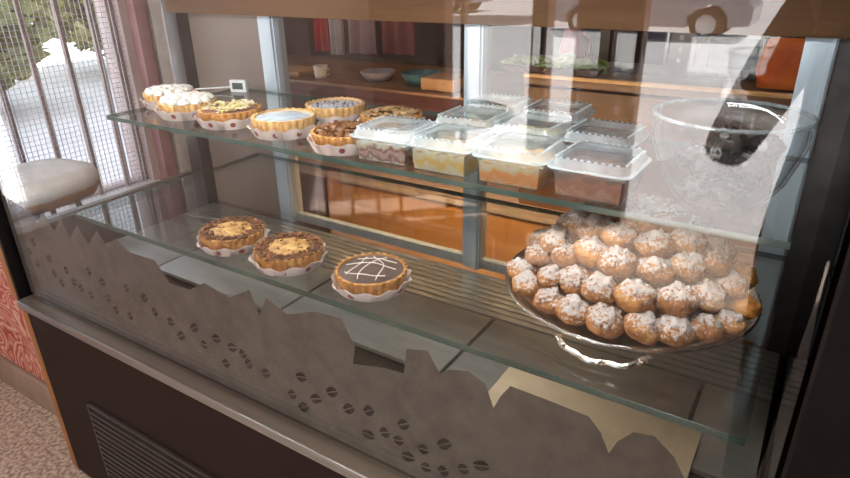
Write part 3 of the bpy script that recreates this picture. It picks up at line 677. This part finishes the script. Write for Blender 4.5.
for x in (-4.38, -1.52, .56):
    bm = B(); ub(bm, x, x+.04, 3.45, 4.3, FZ, -.8); obj('upright', bm, CD, kc, KO)
bm = B(); ub(bm, -1.5, .6, 3.42, 3.46, -1.42, -.68); obj('shelf_front', bm, mat('dark_brown_front', (.10, .045, .025), (.14, .065, .035), rough=.4, stretch=(.5, 5, 5)), kc, KO)
# dark wall cupboard block behind
bm = B(); ub(bm, -3.0, -.2, 4.75, 5.28, -.42, .9, .004); c1 = obj('wall_cupboard', bm, CD, None, V(-1.6, 5.0, -.42)); tag(c1, 'dark wall cupboard high on the kitchen wall behind the case', 'cupboard')
def cloth(name, x, y, z0, z1, w_, m, label, cat, amp=.02, seed=0):
    bm = B(); n = 24; a = []
    for s in (0, 1):
        for j in range(9):
            row = []
            for i in range(n+1):
                u = i/n; yy = y*S+amp*math.sin(u*14+seed)+amp*.4*noise.noise(Vector((u*5, j*.4, seed)))+(s*.006)
                row.append(bm.verts.new((x*S+(u-.5)*w_*S*(1-.12*(j/8)), yy, EYE+(z0+(z1-z0)*j/8)*S)))
            a.append(row)
    for s in (0, 1):
        for j in range(8):
            for i in range(n): bm.faces.new((a[s*9+j][i], a[s*9+j][i+1], a[s*9+j+1][i+1], a[s*9+j+1][i]))
    for j in range(8):
        for i in (0, n): bm.faces.new((a[j][i], a[j+1][i], a[9+j+1][i], a[9+j][i]))
    for i in range(n):
        for j in (0, 8): bm.faces.new((a[j][i], a[j][i+1], a[9+j][i+1], a[9+j][i]))
    o = obj(name, bm, m, None, V(x, y, z0), smooth=70); tag(o, label, cat); return o
# rail carrying the cloths
bm = B(); tube(bm, [V(-4.3, 4.5, .25), V(-2.2, 4.5, .25)], .010, 8); tube(bm, [V(-4.3, 4.5, .25), V(-4.3, 4.5, 2.6)], .008, 8); tube(bm, [V(-2.2, 4.5, .25), V(-2.2, 4.5, 2.6)], .008, 8)
o = obj('hanging_rail', bm, STEEL, None, V(-3.2, 4.5, .25)); tag(o, 'steel rail hanging from the ceiling above the back counter', 'rail')
cloth('apron', -4.05, 4.5, -.74, .26, .16, mat('red_cloth', (.55, .05, .06), rough=.8), 'red cloth hanging above the left of the back counter', 'cloth', seed=1)
cloth('towel', -3.86, 4.5, -.76, .26, .14, mat('pale_cloth', (.62, .60, .66), rough=.9), 'pale grey towel hanging just right of the red cloth', 'cloth', seed=2)
cloth('towel', -3.55, 4.5, -.74, .26, .34, mat('mauve_cloth', (.34, .24, .28), rough=.9), 'mauve towel hanging third along the rail', 'cloth', seed=3)
cloth('towel', -3.15, 4.5, -.72, .26, .34, mat('maroon_cloth', (.22, .07, .07), rough=.9), 'maroon towel hanging furthest right on the rail', 'cloth', seed=4)
ktz = -.78
def bowl_like(name, x, y, z, r, h, m, label, cat):
    bm = B(); lathe(bm, [(0, .002), (r*.7, .002), (r, h), (r*1.03, h), (r*1.02, h-.006), (r*.74, 0), (0, 0)], 36); o = obj(name, bm, m, None, loc=V(x, y, z), smooth=50); tag(o, label, cat); return o
bowl_like('bowl', -2.42, 3.70, ktz, .075, .042, mat('teal_enamel', (.05, .16, .19), rough=.3), 'teal enamel bowl on the back counter near the middle post', 'bowl')
bowl_like('bowl', -2.78, 3.68, ktz, .07, .036, mat('grey_enamel', (.30, .28, .33), rough=.4), 'grey bowl on the back counter left of the teal bowl', 'bowl')
t = thing('cup', 'small white cup on the left part of the back counter', 'cup', V(-3.22, 3.55, ktz))
bm = B(); lathe(bm, [(0, .002), (.022, .002), (.030, .05), (.032, .05), (.024, 0), (0, 0)], 24); obj('cup_body', bm, mat('white_china', (.8, .8, .8), rough=.2), t)
bm = B(); tube(bm, [(.029, 0, .042), (.046, 0, .038), (.046, 0, .018), (.025, 0, .012)], .003, 6); obj('handle', bm, mat('white_china', (.8, .8, .8)), t)
# flat dish of pastries left
bm = B(); ub(bm, -3.75, -3.40, 3.5, 3.8, ktz, ktz+.03, .004); o = obj('wooden_board', bm, mat('board_wood', (.48, .30, .16), rough=.5), None, V(-3.57, 3.65, ktz)); tag(o, 'small wooden board on the far left of the back counter', 'board')
bm = B(); ub(bm, -2.28, -2.02, 3.48, 3.72, ktz, ktz+.085, .008); o = obj('bread_loaf', bm, mat('bread_crust', (.42, .22, .10), (.55, .32, .16), rough=.6, bump=.4), None, V(-2.15, 3.6, ktz)); tag(o, 'golden brown block loaf beside the teal bowl on the back counter', 'bread')
# tray of lettuce
kt2 = -.60
t = thing('salad_tray', 'dark tray of frilly green lettuce on the back counter shelf', 'tray', V(-1.36, 3.52, kt2))
bm = B(); loft(bm, [(rrect(.15, .055, .01), 0), (rrect(.165, .065, .012), .022), (rrect(.160, .060, .012), .022), (rrect(.146, .051, .01), .003)]); obj('tray_dish', bm, CD, t)
bm = B(); rd = random.Random(9)
for k in range(46):
    e = Matrix.Rotation(rd.uniform(0, 6.28), 3, 'Z') @ Matrix.Rotation(rd.uniform(-.9, .9), 3, 'X')
    blob(bm, (rd.uniform(-.15, .15), rd.uniform(-.05, .04), .018+rd.uniform(0, .022)), .026, (1, .8, .22), 2, .3, k, e.to_euler(), freq=3)
obj('lettuce', bm, mat('lettuce_green', (.26, .40, .13), (.46, .60, .28), rough=.5, scale=40), t)
# appliances
def appliance(name, x, y, z, w_, d, h, m, label, cat):
    t = thing(name, label, cat, V(x, y, z)); bm = B(); addbox(bm, (-w_/2, -d/2, 0), (w_/2, d/2, h), .006); obj('housing', bm, m, t)
    bm = B(); addbox(bm, (-w_*.38, -d/2-.003, h*.2), (w_*.2, -d/2+.001, h*.8), .002); obj('door', bm, BLACK, t)
    bm = B(); tube(bm, [(w_*.24, -d/2-.012, h*.2), (w_*.24, -d/2-.012, h*.8)], .004, 6); obj('handle', bm, STEEL, t)
    for q in range(3):
        bm = B(); bmesh.ops.create_cone(bm, cap_ends=True, segments=16, radius1=.008, radius2=.007, depth=.008, matrix=Matrix.Translation((w_*.36, -d/2-.003, h*(.3+.2*q))) @ Matrix.Rotation(PI/2, 4, 'X')); obj('knob', bm, STEEL, t)
appliance('oven', -.92, 4.0, kt2-.02, .30, .25, .17, mat('grey_oven', (.24, .24, .23), rough=.3, metal=.5), 'grey countertop oven on the back counter, right of the lettuce', 'oven')
appliance('microwave', -.42, 4.05, kt2-.02, .24, .24, .15, mat('dark_oven', (.12, .115, .11), rough=.3, metal=.5), 'dark small microwave beside the grey oven on the back counter', 'microwave')
# orange bag
bm = B(); loft(bm, [(rrect(.055, .03, .015, 5), 0), (rrect(.062, .035, .02, 5), .05), (rrect(.056, .028, .015, 5), .10), (rrect(.046, .012, .008, 5), .13)])
for v_ in bm.verts: v_.co += Vector((noise.noise(v_.co*30), noise.noise(v_.co*30+Vector((5, 5, 5))), 0))*.008
bmesh.ops.subdivide_edges(bm, edges=bm.edges[:], cuts=1, use_grid_fill=True)
o = obj('bag', bm, mat('orange_bag', (.80, .16, .025), (.95, .28, .05), rough=.45, scale=15, bump=.5), None, loc=V(-.19, 3.56, kt2)); tag(o, 'crumpled orange bag standing on the back counter at the right', 'bag')
# pink jug
t = thing('jug', 'pink jug standing on the back counter behind the lettuce', 'jug', V(-1.38, 3.85, kt2-.02))
bm = B(); lathe(bm, [(0, .002), (.035, .002), (.042, .06), (.030, .11), (.034, .13), (.036, .13), (.032, .11), (.045, .06), (.038, 0), (0, 0)], 28); obj('jug_body', bm, mat('pink_plastic', (.48, .14, .13), rough=.4), t)
bm = B(); tube(bm, [(.034, 0, .115), (.062, 0, .10), (.062, 0, .05), (.043, 0, .035)], .004, 6); obj('handle', bm, mat('pink_plastic', (.48, .14, .13)), t)

# ------------------------------------------------------------------ room in front of the case (seen in the glass)
def table(x, y, label):
    t = thing('cafe_table', label, 'table', (x, y, 0))
    bm = B(); lathe(bm, [(0, .72), (.34, .72), (.35, .73), (.35, .74), (.34, .75), (0, .75)], 40); obj('tabletop', bm, mat('table_dark', (.06, .05, .055), rough=.25), t)
    bm = B(); tube(bm, [(0, 0, .02), (0, 0, .72)], .03, 12); obj('pedestal', bm, DARKAL, t)
    bm = B(); lathe(bm, [(0, 0), (.22, 0), (.22, .012), (.03, .03), (0, .03)], 32); obj('base', bm, DARKAL, t)
def chair2(x, y, rz, label):
    t = thing('cafe_chair', label, 'chair', (x, y, 0), rz); m = mat('chair_dark', (.05, .045, .05), rough=.4)
    bm = B(); loft(bm, [(rrect(.19, .19, .04), .43), (rrect(.20, .20, .05), .445), (rrect(.19, .19, .05), .465)]); obj('seat', bm, m, t)
    bm = B(); addbox(bm, (-.19, -.20, .55), (.19, -.17, .88), .01); obj('backrest', bm, m, t)
    for sx in (-1, 1):
        for sy in (-1, 1):
            bm = B(); tube(bm, [(sx*.17, sy*.17, .0), (sx*.16, sy*.16, .44)] + ([(sx*.165, -.185, .86)] if sy < 0 else []), .012, 8); obj('leg', bm, m, t)
table(-1.72, -1.55, 'dark round cafe table by the shop window, mirrored in the front glass')
chair2(-1.25, -1.75, 1.2, 'dark cafe chair right of the round table by the shop window')
chair2(-2.2, -1.35, -1.8, 'dark cafe chair left of the round table by the shop window')

def car(x, y, rz, m, label):
    t = thing('car', label, 'car', (x, y, -.08), rz)
    prof = [(-2.1, .35), (-2.15, .75), (-1.95, .92), (-1.25, .98), (-.75, 1.42), (.65, 1.44), (1.25, 1.0), (1.95, .88), (2.12, .65), (2.1, .32), (1.7, .28), (1.68, .5), (1.5, .68), (1.3, .72), (1.1, .68), (.92, .5), (.9, .26), (-.9, .26), (-.92, .5), (-1.1, .68), (-1.3, .72), (-1.5, .68), (-1.68, .5), (-1.7, .28)]
    bm = B(); prism(bm, prof, -.82, .82)
    for v_ in bm.verts:
        if v_.co.z > 1.1: v_.co.y *= .82
    obj('body', bm, m, t)
    wp = [(-1.12, 1.0), (-.70, 1.37), (-.02, 1.38), (-.02, 1.0)]; wq = [(.05, 1.0), (.05, 1.38), (.60, 1.37), (1.10, 1.0)]
    for s in (-1, 1):
        for w_ in (wp, wq):
            bm = B(); a = [bm.verts.new((px_, s*(.828 if pz_ < 1.1 else .70), pz_)) for px_, pz_ in w_]; bb = [bm.verts.new((px_, s*(.80 if pz_ < 1.1 else .66), pz_)) for px_, pz_ in w_]
            bm.faces.new(a); bm.faces.new(bb[::-1])
            for i in range(4): bm.faces.new((a[i], bb[i], bb[(i+1) % 4], a[(i+1) % 4]))
            obj('side_window', bm, BLACK, t)
        for wx in (-1.3, 1.3):
            bm = B()
            lathe(bm, [(0, -.09), (.30, -.09), (.33, -.05), (.33, .05), (.30, .09), (0, .09)], 28)
            for v_ in bm.verts: v_.co = Vector((v_.co.x+wx, s*.76+v_.co.z, v_.co.y+.33))
            w2 = obj('wheel', bm, mat('tyre', (.02, .02, .02), rough=.8), t)
            bm = B(); lathe(bm, [(0, .0), (.19, .0), (.20, .02), (0, .03)], 10)
            for v_ in bm.verts: v_.co = Vector((v_.co.x+wx, s*(.855+v_.co.z), v_.co.y+.33))
            obj('hubcap', bm, STEEL, w2)
car(-3.6, -13.6, .0, mat('silver_car', (.45, .47, .52), rough=.25, metal=.4), 'silver car parked across the street, mirrored at the top right')
car(-12.5, -18.5, .0, mat('grey_car', (.25, .26, .3), rough=.25, metal=.4), 'dark grey car parked across the street, mirrored left of the middle')

# trees: trunk + leaves
LEAF = mat('leaf_green', (.13, .17, .04), (.34, .33, .11), rough=.6, scale=1.5)
def tree(x, y, h, r, label, seed, n=4200, low=.3):
    t = thing('tree', label, 'tree', (x, y, -.08)); rd = random.Random(seed)
    bm = B(); tube(bm, [(0, 0, 0), (.05, 0, h*.35), (-.05, .05, h*.6)], .12, 8, radii=[.16, .12, .08])
    for k in range(6):
        a = k*1.05; tube(bm, [(0, 0, h*.35), (r*.4*math.cos(a), r*.4*math.sin(a), h*.6), (r*.7*math.cos(a), r*.7*math.sin(a), h*.75)], .05, 6, radii=[.07, .045, .02])
    obj('trunk', bm, mat('bark', (.10, .07, .05), rough=.9), t)
    bm = B()
    for k in range(n):
        u, v_, w_ = rd.gauss(0, 1), rd.gauss(0, 1), rd.gauss(0, 1); L_ = math.sqrt(u*u+v_*v_+w_*w_); q = rd.uniform(.45, 1)
        c = Vector((u/L_*r*q, v_/L_*r*q, h*(.5+low*.5)+w_/L_*h*.42*q)); s_ = rd.uniform(.08, .20)
        e = Matrix.Rotation(rd.uniform(0, 6), 3, 'Z') @ Matrix.Rotation(rd.uniform(0, 3), 3, 'X')
        vs = [bm.verts.new(c+e @ Vector(p)*s_) for p in ((-1, 0, 0), (0, -.5, .1), (1, 0, 0), (0, .5, .1))]; bm.faces.new(vs)
    obj('foliage', bm, LEAF, t, smooth=None)
tree(-15, 10.5, 6, 3.0, 'large leafy tree further off beyond the barred window', 2, low=.1)
tree(-15.5, 4.2, 4.6, 2.2, 'leafy tree behind the nearest tree beyond the barred window', 3, low=.1)
def shrub(x, y, h, r, seed, label): 
    tree(x, y, h, r, label, seed, n=3000, low=.05)
shrub(-8.4, 3.3, 2.4, 1.0, 11, 'low leafy tree outside at the left edge of the barred window view')
shrub(-9.9, 6.2, 2.5, 1.2, 12, 'low leafy tree outside, second from the left in the barred window view')
tree(-7.5, -17, 6, 2.0, 'street tree mirrored between the two parked cars', 4)
bm = B(); addbox(bm, (-34, 14, -.08), (-22, 30, 7)); b0 = obj('building', bm, mat('pale_building', (.5, .46, .48), rough=.8), None, (-28, 22, -.08)); tag(b0, 'pale building far beyond the trees outside the barred window', 'building')

# ------------------------------------------------------------------ photographer reflected in the glass
def person():
    V_ = []; E_ = []; Rr = []
    def add(p, r, par=None):
        V_.append(p); Rr.append(r)
        if par is not None: E_.append((par, len(V_)-1))
        return len(V_)-1
    ox, oy = .10, -.34
    pel = add((ox, oy, .96), (.185, .12)); wst = add((ox, oy, 1.12), (.135, .10), pel); chs = add((ox-.01, oy, 1.32), (.165, .115), wst)
    nk = add((ox-.02, oy+.02, 1.48), (.062, .062), chs); hd0 = add((ox-.02, oy+.05, 1.58), (.072, .085), nk); hd1 = add((ox-.02, oy+.045, 1.70), (.065, .08), hd0)
    for s in (-1, 1):
        sh = add((ox+s*.17, oy, 1.40), (.078, .070), chs); el = add((-.185 if s < 0 else ox+.20, oy+.06 if s < 0 else oy+.01, 1.03 if s < 0 else 1.13), (.068, .06), sh)
        wr = add((ox-.055+s*.055 if s < 0 else .065, -.085, 1.375), (.028, .024), el); pa = add((s*.052, -.050, 1.44), (.032, .020), wr)
        for q, (dx, L_) in enumerate(((0, .05), (.012, .06), (.02, .055), (.03, .045))):
            a1 = add((s*(.055-dx*.2), -.040+.004*q, 1.452+q*.017), (.0095, .0095), pa); a2 = add((s*(.055-L_*.6), -.028, 1.456+q*.018), (.0085, .0085), a1)
        th = add((s*.045, -.065, 1.470), (.011, .011), pa); add((s*.022, -.050, 1.480), (.0095, .0095), th)
        hp = add((ox+s*.085, oy, .88), (.105, .10), pel); kn = add((ox+s*.078, oy+.02, .50), (.080, .070), hp); an = add((ox+s*.072, oy-.01, .10), (.058, .055), kn)
        add((ox+s*.085, oy+.15, .045), (.04, .032), an)
    me_ = bpy.data.meshes.new('skeleton'); me_.from_pydata(V_, E_, []); o = bpy.data.objects.new('sk', me_); C.objects.link(o)
    o.modifiers.new('s', 'SKIN'); o.modifiers.new('d', 'SUBSURF').levels = 2
    for i, r in enumerate(Rr): me_.skin_vertices[0].data[i].radius = r
    me_.skin_vertices[0].data[0].use_root = True
    bpy.context.view_layer.update()
    m2 = bpy.data.meshes.new_from_object(o.evaluated_get(bpy.context.evaluated_depsgraph_get())); bpy.data.objects.remove(o)
    m2.materials.clear()
    for mm in (mat('dark_jacket', (.018, .017, .02), (.026, .024, .028), rough=.8), mat('skin', (.45, .26, .18), (.50, .30, .21), rough=.5), mat('dark_trousers', (.012, .013, .018), rough=.85), BLACK): m2.materials.append(mm)
    for p in m2.polygons:
        c = p.center; p.use_smooth = True
        p.material_index = 3 if c.z < .09 else 2 if c.z < .95 else 1 if (c.z > 1.50 and abs(c.x-ox) < .2 and c.y < -.16) or (c.y > -.095 and c.z > 1.36) else 0
    r = bpy.data.objects.new('person', m2); C.objects.link(r)
    tag(r, 'person in dark jacket and trousers taking the photo, mirrored in the front glass', 'person')
    bm = B(); blob(bm, (ox-.02, oy+.02, 1.70), .10, (.92, 1.02, .85), 3, .06, 3); obj('hair', bm, mat('dark_hair', (.02, .014, .01), rough=.6), r)
    for s in (-1, 1):
        bm = B(); blob(bm, (ox-.02+s*.030, oy+.128, 1.625), .011, (1, .6, .8), 2, 0); obj('eye', bm, mat('eye_white', (.6, .6, .6), rough=.2), r)
        bm = B(); blob(bm, (ox-.02+s*.075, oy+.035, 1.61), .028, (.35, .6, 1), 2, 0); obj('ear', bm, mat('skin', (.45, .26, .18)), r)
    bm = B(); blob(bm, (ox-.02, oy+.138, 1.595), .017, (.8, 1, 1.5), 2, 0); obj('nose', bm, mat('skin', (.45, .26, .18)), r)
    bm = B(); blob(bm, (ox-.02, oy+.128, 1.555), .02, (1.1, .4, .35), 2, 0); obj('mouth', bm, mat('lips', (.4, .15, .12)), r)
person()
ph = thing('phone', 'black smartphone held up by the person in dark clothes', 'phone', (0, -.020, 1.44))
bm = B(); addbox(bm, (-.036, -.004, -.05), (.036, .004, .095), .003); obj('phone_body', bm, BLACK, ph)
